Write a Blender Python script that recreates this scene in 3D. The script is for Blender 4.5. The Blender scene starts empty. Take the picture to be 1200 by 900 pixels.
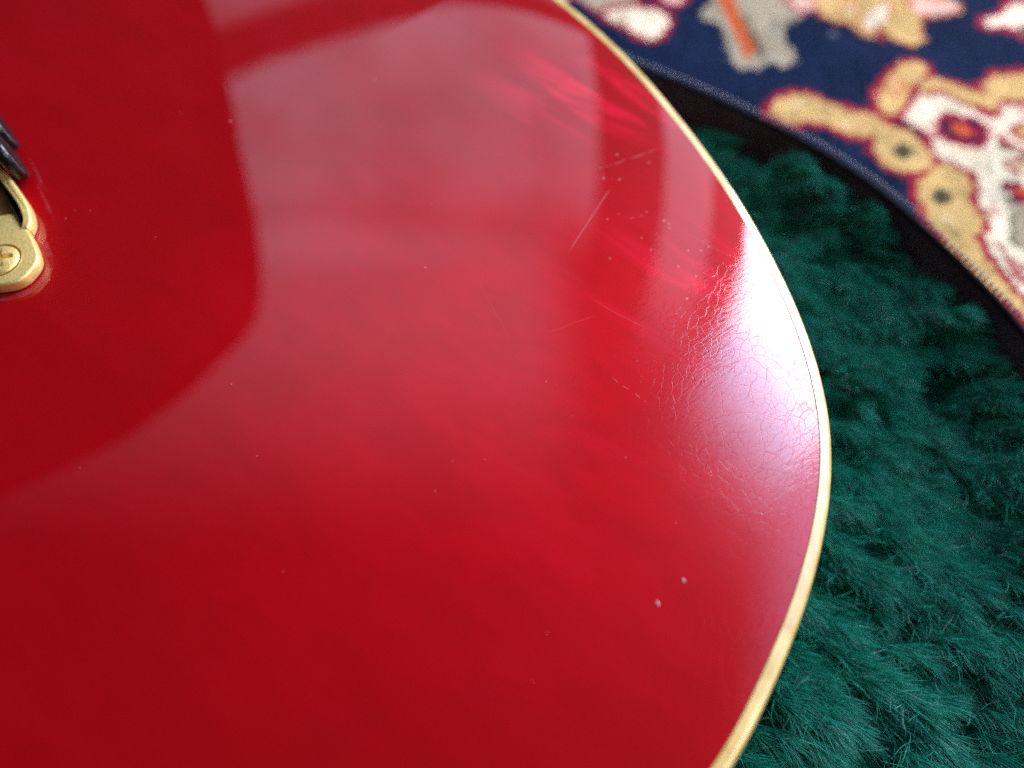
import bpy, bmesh, math, random
import numpy as np
from mathutils import Vector, Matrix

rng = np.random.default_rng(7)
random.seed(7)
SC = bpy.context.scene
COL = SC.collection

# ------------------------------------------------------------------ camera
ZB = 0.075                      # height of the guitar's binding above the rug
CAM_Z = ZB + 0.17
PITCH = math.radians(60)
FPX = 950.0                     # focal length in photo pixels (1200 wide)
cam_d = bpy.data.cameras.new('camera')
cam = bpy.data.objects.new('camera', cam_d)
COL.objects.link(cam)
cam.location = (0, 0, CAM_Z)
cam.rotation_euler = (math.radians(90) - PITCH, 0, 0)
cam_d.sensor_width = 36.0
cam_d.lens = 36.0 * FPX / 1200.0
cam_d.clip_start = 0.01
cam_d.clip_end = 50
cam_d.dof.use_dof = True
cam_d.dof.focus_distance = 0.196
cam_d.dof.aperture_fstop = 4.4
SC.camera = cam

SC.view_settings.view_transform = 'Standard'
SC.view_settings.look = 'None'
SC.view_settings.exposure = 0.0
SC.view_settings.gamma = 1.0
SC.view_settings.use_curve_mapping = False
SC.cycles.use_denoising = False
SC.cycles.adaptive_threshold = 0.015
SC.cycles.max_bounces = 5
SC.cycles.diffuse_bounces = 2
SC.cycles.glossy_bounces = 3
SC.cycles.transmission_bounces = 2

# ------------------------------------------------------------------ light: a dim room, daylight from windows
W = bpy.data.worlds.new('World')
SC.world = W
W.use_nodes = True
bgn = W.node_tree.nodes['Background']
bgn.inputs['Color'].default_value = (0.85, 0.9, 1.0, 1)
bgn.inputs['Strength'].default_value = 0.035

AIM = Vector((0.02, 0.13, ZB))


def window_light(name, az0, az1, el0, el1, radiance, color, dist=1.7, mask=None):
    """Upright daylight opening seen from the guitar between two azimuths and two elevations."""
    a = math.radians((az0 + az1) / 2)
    w = 2 * dist * math.tan(math.radians(az1 - az0) / 2)
    z0, z1 = dist * math.tan(math.radians(el0)), dist * math.tan(math.radians(el1))
    ld = bpy.data.lights.new(name, 'AREA')
    ld.shape = 'RECTANGLE'
    ld.size, ld.size_y = w, z1 - z0
    ld.energy = radiance * w * (z1 - z0) * math.pi
    ld.color = color
    o = bpy.data.objects.new(name, ld)
    COL.objects.link(o)
    o.location = AIM + Vector((math.sin(a) * dist, math.cos(a) * dist, (z0 + z1) / 2))
    o.rotation_euler = (math.radians(90), 0, math.pi - a)   # faces the guitar
    d = Vector((-math.sin(a), -math.cos(a), 0))
    o.rotation_euler = d.to_track_quat('-Z', 'Y').to_euler()
    if mask:
        ld.use_nodes = True
        nt = ld.node_tree
        em = nt.nodes['Emission']
        g = nt.nodes.new('ShaderNodeNewGeometry')
        sp = nt.nodes.new('ShaderNodeSeparateXYZ')
        nt.links.new(g.outputs['Parametric'], sp.inputs[0])
        nt.links.new(mask(nt, sp.outputs[0], sp.outputs[1]), em.inputs['Strength'])
    return o


def nmath(nt, op, a, b=None, c=None, clamp=False):
    n = nt.nodes.new('ShaderNodeMath')
    n.operation = op
    n.use_clamp = clamp
    for i, v in enumerate((a, b, c)):
        if v is None:
            continue
        if isinstance(v, (int, float)):
            n.inputs[i].default_value = v
        else:
            nt.links.new(v, n.inputs[i])
    return n.outputs[0]


def smooth(nt, v, a, b, lo=0.0, hi=1.0):
    n = nt.nodes.new('ShaderNodeMapRange')
    n.interpolation_type = 'SMOOTHSTEP'
    nt.links.new(v, n.inputs['Value'])
    n.inputs['From Min'].default_value = a
    n.inputs['From Max'].default_value = b
    n.inputs['To Min'].default_value = lo
    n.inputs['To Max'].default_value = hi
    return n.outputs['Result']


def noise(nt, vec, scale, detail=3, rough=0.5, dist=0.0):
    n = nt.nodes.new('ShaderNodeTexNoise')
    n.inputs['Scale'].default_value = scale
    n.inputs['Detail'].default_value = detail
    n.inputs['Roughness'].default_value = rough
    n.inputs['Distortion'].default_value = dist
    if vec is not None:
        nt.links.new(vec, n.inputs['Vector'])
    return n.outputs['Fac']


COOL = (0.70, 0.75, 1.0)


def mask_main(nt, u, v):
    # net curtain with a slanted rail low on its left, meeting the ceiling at the top
    edge = nmath(nt, 'ADD', 0.245, nmath(nt, 'MULTIPLY', nmath(nt, 'SUBTRACT', u, 0.35), 0.353))
    d = nmath(nt, 'SUBTRACT', v, edge)
    m_ = nmath(nt, 'MAXIMUM', smooth(nt, d, -0.012, 0.012), smooth(nt, d, -0.125, -0.085, 0.42, 0.0))
    m_ = nmath(nt, 'MULTIPLY', m_, smooth(nt, v, 0.66, 1.0, 1.0, 0.0))
    cmb = nt.nodes.new('ShaderNodeCombineXYZ')
    nt.links.new(u, cmb.inputs[0])
    nt.links.new(v, cmb.inputs[1])
    folds = noise(nt, cmb.outputs[0], 5.0, 3)
    return nmath(nt, 'MULTIPLY', m_, smooth(nt, folds, 0.3, 0.65, 0.76, 1.08))


window_light('window_light_curtain', -34, 13.5, 18, 52, 1.8, COOL, mask=mask_main)
window_light('window_light_side_pane', 23, 30.5, 12, 57, 2.3, COOL, mask=lambda nt, u, v: smooth(nt, v, 0.55, 1.0, 1.0, 0.0))
window_light('window_light_bright_pane', 36.5, 62, 6, 46.5, 27.0, (0.80, 0.84, 1.0))
window_light('window_light_upper_sky', 36.5, 62, 46.5, 62, 27.0, (0.20, 0.60, 0.95),
             mask=lambda nt, u, v: nmath(nt, 'POWER', smooth(nt, v, -0.15, 1.0, 1.0, 0.0), 1.7))
window_light('window_light_reveal', 62, 104, 24, 61, 7.0, (0.48, 0.58, 1.0),
             mask=lambda nt, u, v: nmath(nt, 'MULTIPLY', smooth(nt, v, 0.35, 1.0, 1.0, 0.0), smooth(nt, u, -0.3, 0.9)))
window_light('window_light_far_right', 104, 128, 20, 48, 8.5, (1.0, 0.93, 0.82))

# daylit strip of ceiling next to the window, fading into the room
cl = bpy.data.lights.new('ceiling_light', 'AREA')
cl.shape = 'RECTANGLE'
cl.size, cl.size_y = 3.0, 1.5
cl.energy = 1.35 * math.pi * 4.5
cl.color = COOL
co_ = bpy.data.objects.new('ceiling_light', cl)
COL.objects.link(co_)
co_.location = AIM + Vector((-1.10, 0.95, 1.88))
cl.use_nodes = True
_nt = cl.node_tree
_g = _nt.nodes.new('ShaderNodeNewGeometry')
_s = _nt.nodes.new('ShaderNodeSeparateXYZ')
_nt.links.new(_g.outputs['Parametric'], _s.inputs[0])
_fv = nmath(_nt, 'MULTIPLY', smooth(_nt, _s.outputs[1], 0.15, 0.80), smooth(_nt, _s.outputs[1], 0.90, 1.0, 1.0, 0.40))
_fu = nmath(_nt, 'MULTIPLY', smooth(_nt, _s.outputs[0], 0.0, 0.75, 0.12, 1.0), smooth(_nt, _s.outputs[0], 0.90, 1.0, 1.0, 0.0))
_nt.links.new(nmath(_nt, 'MULTIPLY', _fv, _fu), _nt.nodes['Emission'].inputs['Strength'])


# ------------------------------------------------------------------ helpers
def at(px, py, z=ZB):
    """World point where the ray through photo pixel (px, py) meets height z."""
    x, y = (px - 600) / FPX, -(py - 450) / FPX
    d = Vector((x, math.cos(PITCH) + y * math.sin(PITCH), -math.sin(PITCH) + y * math.cos(PITCH)))
    t = (z - CAM_Z) / d.z
    return Vector((d.x * t, d.y * t, z))


UX, VX = np.array([0.743, -0.669]), np.array([0.669, 0.743])     # across the guitar / towards its tail
U0 = 0.178


def uv_xy(u, v):
    return np.stack([(np.asarray(u) - U0) * UX[0] + np.asarray(v) * VX[0],
                     (np.asarray(u) - U0) * UX[1] + np.asarray(v) * VX[1]], -1)


def xy_uv(p):
    p = np.asarray(p)
    return np.stack([p[..., 0] * UX[0] + p[..., 1] * UX[1] + U0, p[..., 0] * VX[0] + p[..., 1] * VX[1]], -1)


def empty(name, loc, label=None, cat=None, group=None):
    o = bpy.data.objects.new(name, None)
    o.empty_display_size = 0.02
    COL.objects.link(o)
    o.location = loc
    if label:
        o['label'] = label
    if cat:
        o['category'] = cat
    if group:
        o['group'] = group
    return o


def mesh_obj(name, verts, faces, mat, parent=None, smooth_shade=True, kind=None):
    """verts are world coordinates; they are stored relative to the top parent's place."""
    off = Vector((0, 0, 0))
    q = parent
    while q is not None:
        off += q.location
        q = q.parent
    me = bpy.data.meshes.new(name)
    v = np.asarray(verts, float) - np.array(off)
    me.from_pydata(v.tolist(), [], [tuple(int(i) for i in f) for f in faces])
    me.validate()
    if smooth_shade:
        me.polygons.foreach_set('use_smooth', np.ones(len(me.polygons), bool))
    me.materials.append(mat)
    me.update()
    o = bpy.data.objects.new(name, me)
    COL.objects.link(o)
    if parent:
        o.parent = parent
    if kind:
        o['kind'] = kind
    return o


def fix_normals(o):
    bm = bmesh.new()
    bm.from_mesh(o.data)
    bmesh.ops.recalc_face_normals(bm, faces=bm.faces)
    bm.to_mesh(o.data)
    bm.free()


def chaikin(p, n=2, closed=False):
    p = np.asarray(p, float)
    for _ in range(n):
        if closed:
            q = np.roll(p, -1, 0)
            p = np.stack([p * .75 + q * .25, p * .25 + q * .75], 1).reshape(-1, p.shape[1])
        else:
            a, b = p[:-1], p[1:]
            m = np.stack([a * .75 + b * .25, a * .25 + b * .75], 1).reshape(-1, p.shape[1])
            p = np.vstack([p[:1], m, p[-1:]])
    return p


def resample(p, n, closed=True):
    p = np.asarray(p, float)
    if closed:
        p = np.vstack([p, p[:1]])
    d = np.r_[0, np.cumsum(np.linalg.norm(np.diff(p, axis=0), axis=1))]
    t = np.linspace(0, d[-1], n + 1)[:-1] if closed else np.linspace(0, d[-1], n)
    return np.stack([np.interp(t, d, p[:, k]) for k in range(p.shape[1])], -1)


def normals2d(p, closed=True):
    """Outward normals of a clockwise or counter-clockwise closed outline."""
    if closed:
        t = np.roll(p, -1, 0) - np.roll(p, 1, 0)
    else:
        t = np.gradient(p, axis=0)
    t /= np.linalg.norm(t, axis=1)[:, None]
    n = np.stack([t[:, 1], -t[:, 0]], -1)
    if closed:
        area = (p[:, 0] * np.roll(p[:, 1], -1) - np.roll(p[:, 0], -1) * p[:, 1]).sum()
        if area < 0:
            n = -n
    return n


def sweep(path, nrm, prof, closed=True, cap=False):
    """prof: list of (outward offset, z). Returns verts, faces of the swept strip."""
    n, m = len(path), len(prof)
    V = np.zeros((n, m, 3))
    for j, (o, z) in enumerate(prof):
        V[:, j, :2] = path + nrm * o
        V[:, j, 2] = z
    F = []
    for i in range(n if closed else n - 1):
        k = (i + 1) % n
        for j in range(m - 1):
            F.append((i * m + j, i * m + j + 1, k * m + j + 1, k * m + j))
    return V.reshape(-1, 3), F


# ------------------------------------------------------------------ materials
def new_mat(name):
    m = bpy.data.materials.new(name)
    m.use_nodes = True
    nt = m.node_tree
    return m, nt, nt.nodes['Principled BSDF']


def mapping(nt, vec, scale=(1, 1, 1), rot=(0, 0, 0), loc=(0, 0, 0)):
    r = nt.nodes.new('ShaderNodeMapping')               # turn first, then stretch
    r.inputs['Rotation'].default_value = rot
    nt.links.new(vec, r.inputs['Vector'])
    n = nt.nodes.new('ShaderNodeMapping')
    n.inputs['Scale'].default_value = scale
    n.inputs['Location'].default_value = loc
    nt.links.new(r.outputs[0], n.inputs['Vector'])
    return n.outputs[0]


def mixc(nt, f, a, b):
    n = nt.nodes.new('ShaderNodeMix')
    n.data_type = 'RGBA'
    for i, v in ((0, f), (6, a), (7, b)):
        if isinstance(v, (int, float)):
            n.inputs[i].default_value = v
        elif isinstance(v, tuple):
            n.inputs[i].default_value = (*v, 1)
        else:
            nt.links.new(v, n.inputs[i])
    return n.outputs[2]


def bump(nt, h, dist, strength=1.0, normal=None):
    n = nt.nodes.new('ShaderNodeBump')
    n.inputs['Distance'].default_value = dist
    n.inputs['Strength'].default_value = strength
    nt.links.new(h, n.inputs['Height'])
    if normal is not None:
        nt.links.new(normal, n.inputs['Normal'])
    return n.outputs[0]


def simple_mat(name, color, rough=0.5, metallic=0.0, spec=0.5, var=0.15, scale=300, bmp=0.0, coat=0.0):
    m, nt, b = new_mat(name)
    tc = nt.nodes.new('ShaderNodeTexCoord').outputs['Object']
    f = noise(nt, tc, scale, 4)
    dark = tuple(c * (1 - var) for c in color)
    lite = tuple(min(1, c * (1 + var)) for c in color)
    nt.links.new(mixc(nt, f, dark, lite), b.inputs['Base Color'])
    b.inputs['Roughness'].default_value = rough
    b.inputs['Metallic'].default_value = metallic
    b.inputs['Specular IOR Level'].default_value = spec
    b.inputs['Coat Weight'].default_value = coat
    b.inputs['Coat Roughness'].default_value = 0.06
    if bmp:
        nt.links.new(bump(nt, f, bmp), b.inputs['Normal'])
    return m


# ------------------------------------------------------------------ outlines
half = np.array([(0, .199), (.0278, .1956), (.0574, .1886), (.0877, .1768), (.1139, .1645), (.1356, .1515),
                 (.1546, .1379), (.1675, .1259), (.1766, .1152), (.1835, .1039), (.1887, .0923), (.1934, .0786),
                 (.1966, .0651), (.1983, .0545), (.2001, .0444), (.2004, .0387), (.2005, .02), (.196, -.005),
                 (.183, -.04), (.165, -.075), (.152, -.105), (.147, -.13), (.15, -.155), (.157, -.18), (.158, -.205),
                 (.148, -.23), (.12, -.25), (.08, -.255), (.04, -.25), (0, -.248)])
# smooth the traced half outline a little, keep its ends
hs = resample(chaikin(half, 3), 400, closed=False)
for _ in range(30):
    hs[1:-1] = hs[1:-1] * .5 + (hs[:-2] + hs[2:]) * .25
body_uv = resample(np.vstack([hs, (hs * [-1, 1])[::-1][1:-1]]), 760)
body = uv_xy(body_uv[:, 0], body_uv[:, 1])
body_n = normals2d(body)

zip_px = [(748, 79), (772, 86), (794, 93), (850, 120), (900, 142), (960, 172), (1010, 205), (1050, 235), (1090, 272), (1130, 310),
          (1170, 350), (1200, 383)]
ZIP_Z = ZB - 0.028
zuv = [xy_uv(np.array(at(*p, ZIP_Z))[:2]) for p in zip_px]
case_half = np.array([(0, float(zuv[0][1]) - .004), (.015, float(zuv[0][1]) - .0022)] + [tuple(q) for q in zuv] +
                     [(.220, .188), (.241, .167), (.260, .139), (.277, .106), (.290, .070), (.297, .03), (.295, -.03),
                      (.285, -.1), (.27, -.17), (.25, -.23), (.20, -.275), (.12, -.29), (0, -.292)])
ch = resample(chaikin(case_half, 3), 300, closed=False)
for _ in range(20):
    ch[1:-1] = ch[1:-1] * .5 + (ch[:-2] + ch[2:]) * .25
case_uv = resample(np.vstack([ch, (ch * [-.88, 1])[::-1][1:-1]]), 640)
case = uv_xy(case_uv[:, 0], case_uv[:, 1])
case_n = normals2d(case)


def dist_to(pts, line):
    out = np.empty(len(pts))
    for i in range(0, len(pts), 4000):
        q = pts[i:i + 4000]
        d = ((q[:, None, :] - line[None, :, :]) ** 2).sum(2)
        out[i:i + 4000] = np.sqrt(d.min(1))
    return out


def inside(pts, poly):
    x, y = pts[:, 0], pts[:, 1]
    c = np.zeros(len(pts), bool)
    j = len(poly) - 1
    for i in range(len(poly)):
        xi, yi = poly[i]
        xj, yj = poly[j]
        if yi != yj:
            c ^= ((yi > y) != (yj > y)) & (x < (xj - xi) * (y - yi) / (yj - yi) + xi)
        j = i
    return c


DOME_A, DOME_L, DOME_B, DOME_R = 0.18, 0.018, 0.042, 0.185


def dome(s):
    s = np.minimum(np.maximum(s, 0), DOME_R)
    return DOME_A * DOME_L * (1 - np.exp(-s / DOME_L)) + DOME_B * (s - s * s / 2 / DOME_R)


def top_z(x, y):
    d = dist_to(np.array([[x, y]]), body)[0]
    return ZB + float(dome(d))


# ------------------------------------------------------------------ setting: floor and rug
floor_m = simple_mat('floor_wood', (.16, .09, .05), rough=.5, scale=14)
fl = mesh_obj('floor', [(-4, -4, -.012), (4, -4, -.012), (4, 4, -.012), (-4, 4, -.012)], [(0, 1, 2, 3)], floor_m,
              kind='structure')

NAVY, GOLD, CREAM, RED = (.0045, .011, .034), (.56, .36, .13), (.76, .64, .44), (.30, .012, .03)
ORANGE, TAUPE, OLIVE, PINK, DARK = (.52, .10, .025), (.34, .27, .18), (.10, .085, .05), (.66, .40, .30), (.06, .05, .025)
GREY = (.10, .11, .15)

shapes = [  # (polygon in photo pixels, colour, outline colour, outline knots)
    ([(660, -20), (747, -20), (742, 11), (707, 16), (689, 4)], TAUPE, RED, 1),
    ([(709, 13), (735, 9), (773, 11), (784, 24), (778, 40), (762, 48), (747, 40), (733, 31), (716, 24)], CREAM, RED, 2),
    ([(770, -8), (795, -10), (800, 4), (785, 6)], PINK, RED, 2),
    ([(836, -15), (834, 4), (818, 16), (822, 22), (844, 26), (849, 44), (858, 64), (860, 78), (869, 82), (880, 78),
      (893, 79), (904, 73), (922, 78), (933, 73), (931, 60), (920, 51), (918, 38), (916, 29), (936, 24), (945, 15),
      (943, -15)], TAUPE, None, 0),
    ([(866, 10), (880, 30), (892, 50), (897, 66), (890, 68), (882, 50), (870, 30), (862, 12)], OLIVE, None, 0),
    ([(840, -12), (849, 18), (858, 33), (864, 49), (869, 62), (876, 69), (884, 64), (884, 51), (876, 38), (869, 24),
      (864, 11), (858, -12)], ORANGE, None, 0),
    ([(922, -4), (950, -8), (958, 10), (938, 13)], PINK, RED, 1),
    ([(960, 9), (967, 20), (980, 24), (993, 24), (1004, 33), (1015, 42), (1029, 45), (1042, 42), (1055, 47), (1069, 52),
      (1082, 49), (1078, 33), (1073, 20), (1091, 19), (1109, 18), (1131, 9), (1113, 2), (1104, -10), (950, -12)],
     GOLD, ORANGE, 1),
    ([(1006, 27), (1027, 7), (1040, 2), (1042, 13), (1035, 27), (1020, 38)], CREAM, ORANGE, 1),
    ([(1064, 0), (1113, -2), (1127, 9), (1109, 16), (1078, 18), (1067, 9)], PINK, ORANGE, 1),
    ([(1024, 38), (1038, 34), (1041, 42), (1027, 47)], RED, None, 0),
    ([(973, 39), (981, 38), (984, 43), (978, 46), (972, 44)], GREY, None, 0),
    ([(1142, 20), (1160, 15), (1171, 13), (1176, -5), (1210, -5), (1210, 55), (1189, 42), (1176, 36), (1158, 36),
      (1142, 33)], RED, None, 0),
    ([(1155, 22), (1174, 20), (1183, 5), (1210, 3), (1210, 40), (1190, 32), (1172, 30), (1155, 31)], CREAM, None, 0),
    ([(1193, 30), (1210, 25), (1210, 45), (1198, 42)], OLIVE, None, 0),
    # cream ground of the large medallion
    ([(1058, 124), (1073, 116), (1096, 109), (1118, 118), (1129, 124), (1149, 133), (1162, 142), (1171, 156),
      (1167, 169), (1198, 178), (1225, 185), (1225, 352), (1200, 345), (1185, 330), (1172, 312), (1158, 290),
      (1150, 283), (1168, 270), (1154, 258), (1150, 245), (1136, 238), (1143, 226), (1141, 207), (1120, 190),
      (1105, 187), (1090, 183), (1087, 170), (1098, 160), (1080, 150), (1065, 143), (1056, 132)], CREAM, RED, 1),
    ([(1173, 124), (1225, 117), (1225, 180), (1190, 172), (1165, 150), (1160, 140), (1175, 136)], CREAM, RED, 1),
    # gold vine
    ([(901, 126), (915, 112), (943, 110), (967, 119), (995, 131), (1020, 134), (1034, 138), (1042, 150), (1020, 160),
      (1000, 161), (976, 149), (948, 140), (929, 145), (906, 138)], GOLD, RED, 2),
    ([(1084, 89), (1109, 98), (1131, 102), (1151, 111), (1162, 113), (1173, 124), (1162, 131), (1151, 124), (1131, 120),
      (1118, 111), (1096, 104), (1073, 107)], GOLD, RED, 1),
    ([(1029, 124), (1029, 111), (1038, 93), (1058, 78), (1071, 71), (1084, 82), (1087, 89), (1064, 100), (1064, 116),
      (1051, 133), (1038, 136)], GOLD, RED, 2),
    ([(1151, 102), (1160, 89), (1180, 87), (1225, 84), (1225, 116), (1180, 118), (1162, 116)], GOLD, RED, 2),
    ([(1088, 200), (1103, 192), (1117, 195), (1137, 209), (1139, 226), (1132, 239), (1147, 248), (1152, 261),
      (1142, 278), (1147, 283), (1154, 302), (1170, 318), (1180, 335), (1195, 350), (1225, 372), (1225, 396),
      (1196, 366), (1166, 339), (1144, 317), (1122, 295), (1105, 278), (1086, 251), (1078, 229), (1074, 212)],
     GOLD, RED, 2),
    ([(1024, 153), (1033, 147), (1064, 153), (1082, 167), (1092, 184), (1092, 198), (1064, 200), (1047, 198),
      (1029, 189)], GOLD, RED, 1),
    ([(1048, 175), (1053, 170), (1063, 170), (1068, 175), (1064, 181), (1053, 181)], DARK, OLIVE, 1),
    ([(1095, 230), (1100, 224), (1110, 224), (1115, 230), (1111, 236), (1100, 236)], DARK, OLIVE, 1),
    ([(1117, 274), (1122, 269), (1128, 274), (1123, 279)], OLIVE, None, 0),
    ([(1152, 261), (1166, 270), (1142, 278)], RED, None, 0),
    # small navy lozenge in the cream
    ([(1104, 137), (1118, 137), (1140, 141), (1150, 146), (1153, 160), (1148, 168), (1131, 165), (1113, 160),
      (1104, 157)], NAVY, RED, 2),
    ([(1116, 147), (1127, 144), (1140, 152), (1138, 158), (1127, 157)], ORANGE, RED, 1),
    ([(1167, 167), (1200, 181), (1225, 190), (1225, 196), (1198, 188), (1166, 173)], OLIVE, None, 0),
    ([(1178, 231), (1186, 239), (1188, 261), (1186, 278), (1196, 290), (1225, 305), (1225, 236)], TAUPE, OLIVE, 1),
    ([(1171, 212), (1200, 219), (1225, 226), (1225, 246), (1186, 231)], RED, NAVY, 1),
    ([(1190, 218), (1225, 226), (1225, 236), (1194, 226)], ORANGE, None, 0),
    # small strokes inside the pale ground and the gold vine
    ([(1088, 138), (1098, 144), (1097, 160), (1088, 155)], PINK, None, 0),
    ([(1112, 172), (1150, 178), (1160, 186), (1122, 182)], (.66, .50, .30), None, 0),
    ([(1180, 188), (1225, 204), (1225, 212), (1182, 197)], (.62, .46, .28), RED, 1),
    ([(1160, 232), (1172, 246), (1168, 262), (1160, 250)], PINK, None, 0),
    ([(1164, 284), (1182, 310), (1188, 308), (1170, 282)], RED, None, 0),
    ([(1192, 308), (1225, 330), (1225, 342), (1190, 318)], PINK, RED, 1),
    ([(1180, 128), (1225, 124), (1225, 136), (1184, 138)], PINK, None, 0),
    ([(1184, 150), (1225, 148), (1225, 162), (1196, 164)], (.50, .30, .12), RED, 1),
    ([(985, 140), (1000, 146), (996, 151), (982, 146)], (.66, .46, .22), None, 0),
    ([(925, 120), (944, 119), (948, 125), (928, 129)], (.66, .46, .22), None, 0),
    ([(1044, 100), (1052, 92), (1056, 104), (1046, 116)], (.64, .44, .20), ORANGE, 1),
    ([(1100, 255), (1108, 250), (1124, 258), (1118, 264)], (.68, .48, .24), None, 0),
    ([(905, 18), (914, 22), (906, 46), (899, 36)], (.24, .22, .15), None, 0),
    ([(900, 62), (922, 66), (918, 74), (902, 70)], (.44, .36, .26), None, 0),
    ([(985, 6), (1002, 2), (1006, 16), (990, 16)], (.70, .50, .26), ORANGE, 1),
    ([(718, 18), (734, 14), (738, 26), (724, 30)], (.60, .46, .30), None, 0),
    ([(752, 22), (764, 20), (764, 34), (754, 36)], (.66, .52, .36), None, 0),
]
KN = 0.00125
X0, X1, Y0, Y1 = 0.030, 0.262, 0.125, 0.362          # the repeat of the pattern
nx, ny = int(round((X1 - X0) / KN)), int(round((Y1 - Y0) / KN))
gx = X0 + (np.arange(nx) + .5) * KN
gy = Y0 + (np.arange(ny) + .5) * KN
GX, GY = np.meshgrid(gx, gy, indexing='ij')
# jagged weave: knots shift slightly
JX = GX + rng.normal(0, .0004, GX.shape)
JY = GY + rng.normal(0, .0004, GX.shape)
dz = -CAM_Z
fw = JY * math.cos(PITCH) - dz * math.sin(PITCH)
up = JY * math.sin(PITCH) + dz * math.cos(PITCH)
PXX = 600 + FPX * JX / fw
PYY = 450 - FPX * up / fw
pp = np.stack([PXX.ravel(), PYY.ravel()], -1)
pal = np.zeros((nx, ny, 3))
pal[:] = NAVY
pal *= (0.9 + .35 * rng.random((nx, ny, 1)))


owner = np.zeros((nx, ny))


def dilate(m, k):
    for _ in range(k):
        a = m.copy()
        a[1:] |= m[:-1]
        a[:-1] |= m[1:]
        a[:, 1:] |= m[:, :-1]
        a[:, :-1] |= m[:, 1:]
        m = a
    return m


for poly, colr, oc, ok in shapes:
    pl = chaikin(np.array(poly, float), 1, closed=True)
    m = inside(pp, pl).reshape(nx, ny)
    if oc is not None:
        pal[dilate(m, ok + (1 if oc is RED else 0)) & ~m & ~(owner == colr[0])] = oc
    pal[m] = colr
    owner[dilate(m, ok + (1 if oc is RED else 0)) if oc else m] = 0
    owner[m] = colr[0]
# stray knots: yarn swapped with a neighbour, streaky dye lots, darker flecks in the pale yarns
for _ in range(2):
    sx, sy = rng.integers(-1, 2, (nx, ny)), rng.integers(-1, 2, (nx, ny))
    src = pal[np.clip(np.arange(nx)[:, None] + sx, 0, nx - 1), np.clip(np.arange(ny)[None] + sy, 0, ny - 1)]
    k_ = rng.random((nx, ny)) < .22
    pal[k_] = src[k_]


def blotch(n, m, c):
    g = rng.random((n // c + 3, m // c + 3))
    xi, yi = np.arange(n) / c, np.arange(m) / c
    a, b_ = np.floor(xi).astype(int), np.floor(yi).astype(int)
    fx_, fy_ = (xi - a)[:, None], (yi - b_)[None]
    return (g[a][:, b_] * (1 - fx_) + g[a + 1][:, b_] * fx_) * (1 - fy_) + (g[a][:, b_ + 1] * (1 - fx_) + g[a + 1][:, b_ + 1] * fx_) * fy_


pal *= (.70 + .38 * blotch(nx, ny, 14) + .28 * blotch(nx, ny, 4))[..., None]
pal *= rng.normal(1, .05, (nx, ny, 1)).clip(.7, 1.3)

RX0, RX1, RY0, RY1 = -.34, .52, -.30, .60
rnx, rny = int((RX1 - RX0) / KN), int((RY1 - RY0) / KN)


def fold(i0, n, per):
    """mirror repeat of the pattern, as in a real border"""
    i = (np.arange(n) + i0) % (2 * per)
    return np.where(i < per, i, 2 * per - 1 - i)


ix = fold(int(round((RX0 - X0) / KN)), rnx, nx)
iy = fold(int(round((RY0 - Y0) / KN)), rny, ny)
rc = pal[np.ix_(ix, iy)]
vx = RX0 + np.arange(rnx + 1) * KN
vy = RY0 + np.arange(rny + 1) * KN
VX_, VY_ = np.meshgrid(vx, vy, indexing='ij')
VZ_ = rng.normal(0, .00028, VX_.shape)
VZ_ += .0006 * np.sin(VX_ * 70 + 2 * np.sin(VY_ * 40)) * np.sin(VY_ * 55)
rv = np.stack([VX_ + rng.normal(0, .0001, VX_.shape), VY_ + rng.normal(0, .0001, VX_.shape), VZ_], -1).reshape(-1, 3)
I, J = np.meshgrid(np.arange(rnx), np.arange(rny), indexing='ij')
w_ = rny + 1
rf = np.stack([I * w_ + J, (I + 1) * w_ + J, (I + 1) * w_ + J + 1, I * w_ + J + 1], -1).reshape(-1, 4)
me = bpy.data.meshes.new('rug')
me.vertices.add(len(rv))
me.vertices.foreach_set('co', rv.ravel())
me.loops.add(rf.size)
me.loops.foreach_set('vertex_index', rf.ravel())
me.polygons.add(len(rf))
me.polygons.foreach_set('loop_start', np.arange(0, rf.size, 4))
me.update(calc_edges=True)
ca = me.color_attributes.new('yarn', 'FLOAT_COLOR', 'CORNER')
cc = np.ones((len(rf), 4, 4), np.float32)
cc[:, :, :3] = rc.reshape(-1, 1, 3)
ca.data.foreach_set('color', cc.ravel())
m, nt, b = new_mat('rug_pile')
an = nt.nodes.new('ShaderNodeAttribute')
an.attribute_name = 'yarn'
tc = nt.nodes.new('ShaderNodeTexCoord').outputs['Object']
nf = noise(nt, tc, 1500, 3)
hsv = nt.nodes.new('ShaderNodeHueSaturation')
nt.links.new(an.outputs['Color'], hsv.inputs['Color'])
nt.links.new(smooth(nt, nf, .2, .8, .8, 1.2), hsv.inputs['Value'])
nt.links.new(hsv.outputs[0], b.inputs['Base Color'])
b.inputs['Roughness'].default_value = .9
b.inputs['Specular IOR Level'].default_value = .05
nt.links.new(bump(nt, nf, .0008), b.inputs['Normal'])
me.materials.append(m)
rug = bpy.data.objects.new('rug', me)
COL.objects.link(rug)
rug['label'] = 'navy persian style rug with gold, cream and red flower pattern under the guitar case'
rug['category'] = 'rug'

# ------------------------------------------------------------------ guitar
G0 = Vector((*uv_xy(0, 0), ZB - .05))
guitar = empty('guitar', G0, 'glossy cherry red guitar body with cream binding lying in the open plush lined case', 'guitar')


def gl(px, py):
    p = at(px, py, ZB + .003)
    return (p.x - G0.x, p.y - G0.y)


# --- lacquer
m, nt, b = new_mat('cherry_lacquer')
red_m = m
tc = nt.nodes.new('ShaderNodeTexCoord').outputs['Object']
sep = nt.nodes.new('ShaderNodeSeparateXYZ')
nt.links.new(tc, sep.inputs[0])
X, Y = sep.outputs[0], sep.outputs[1]


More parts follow.
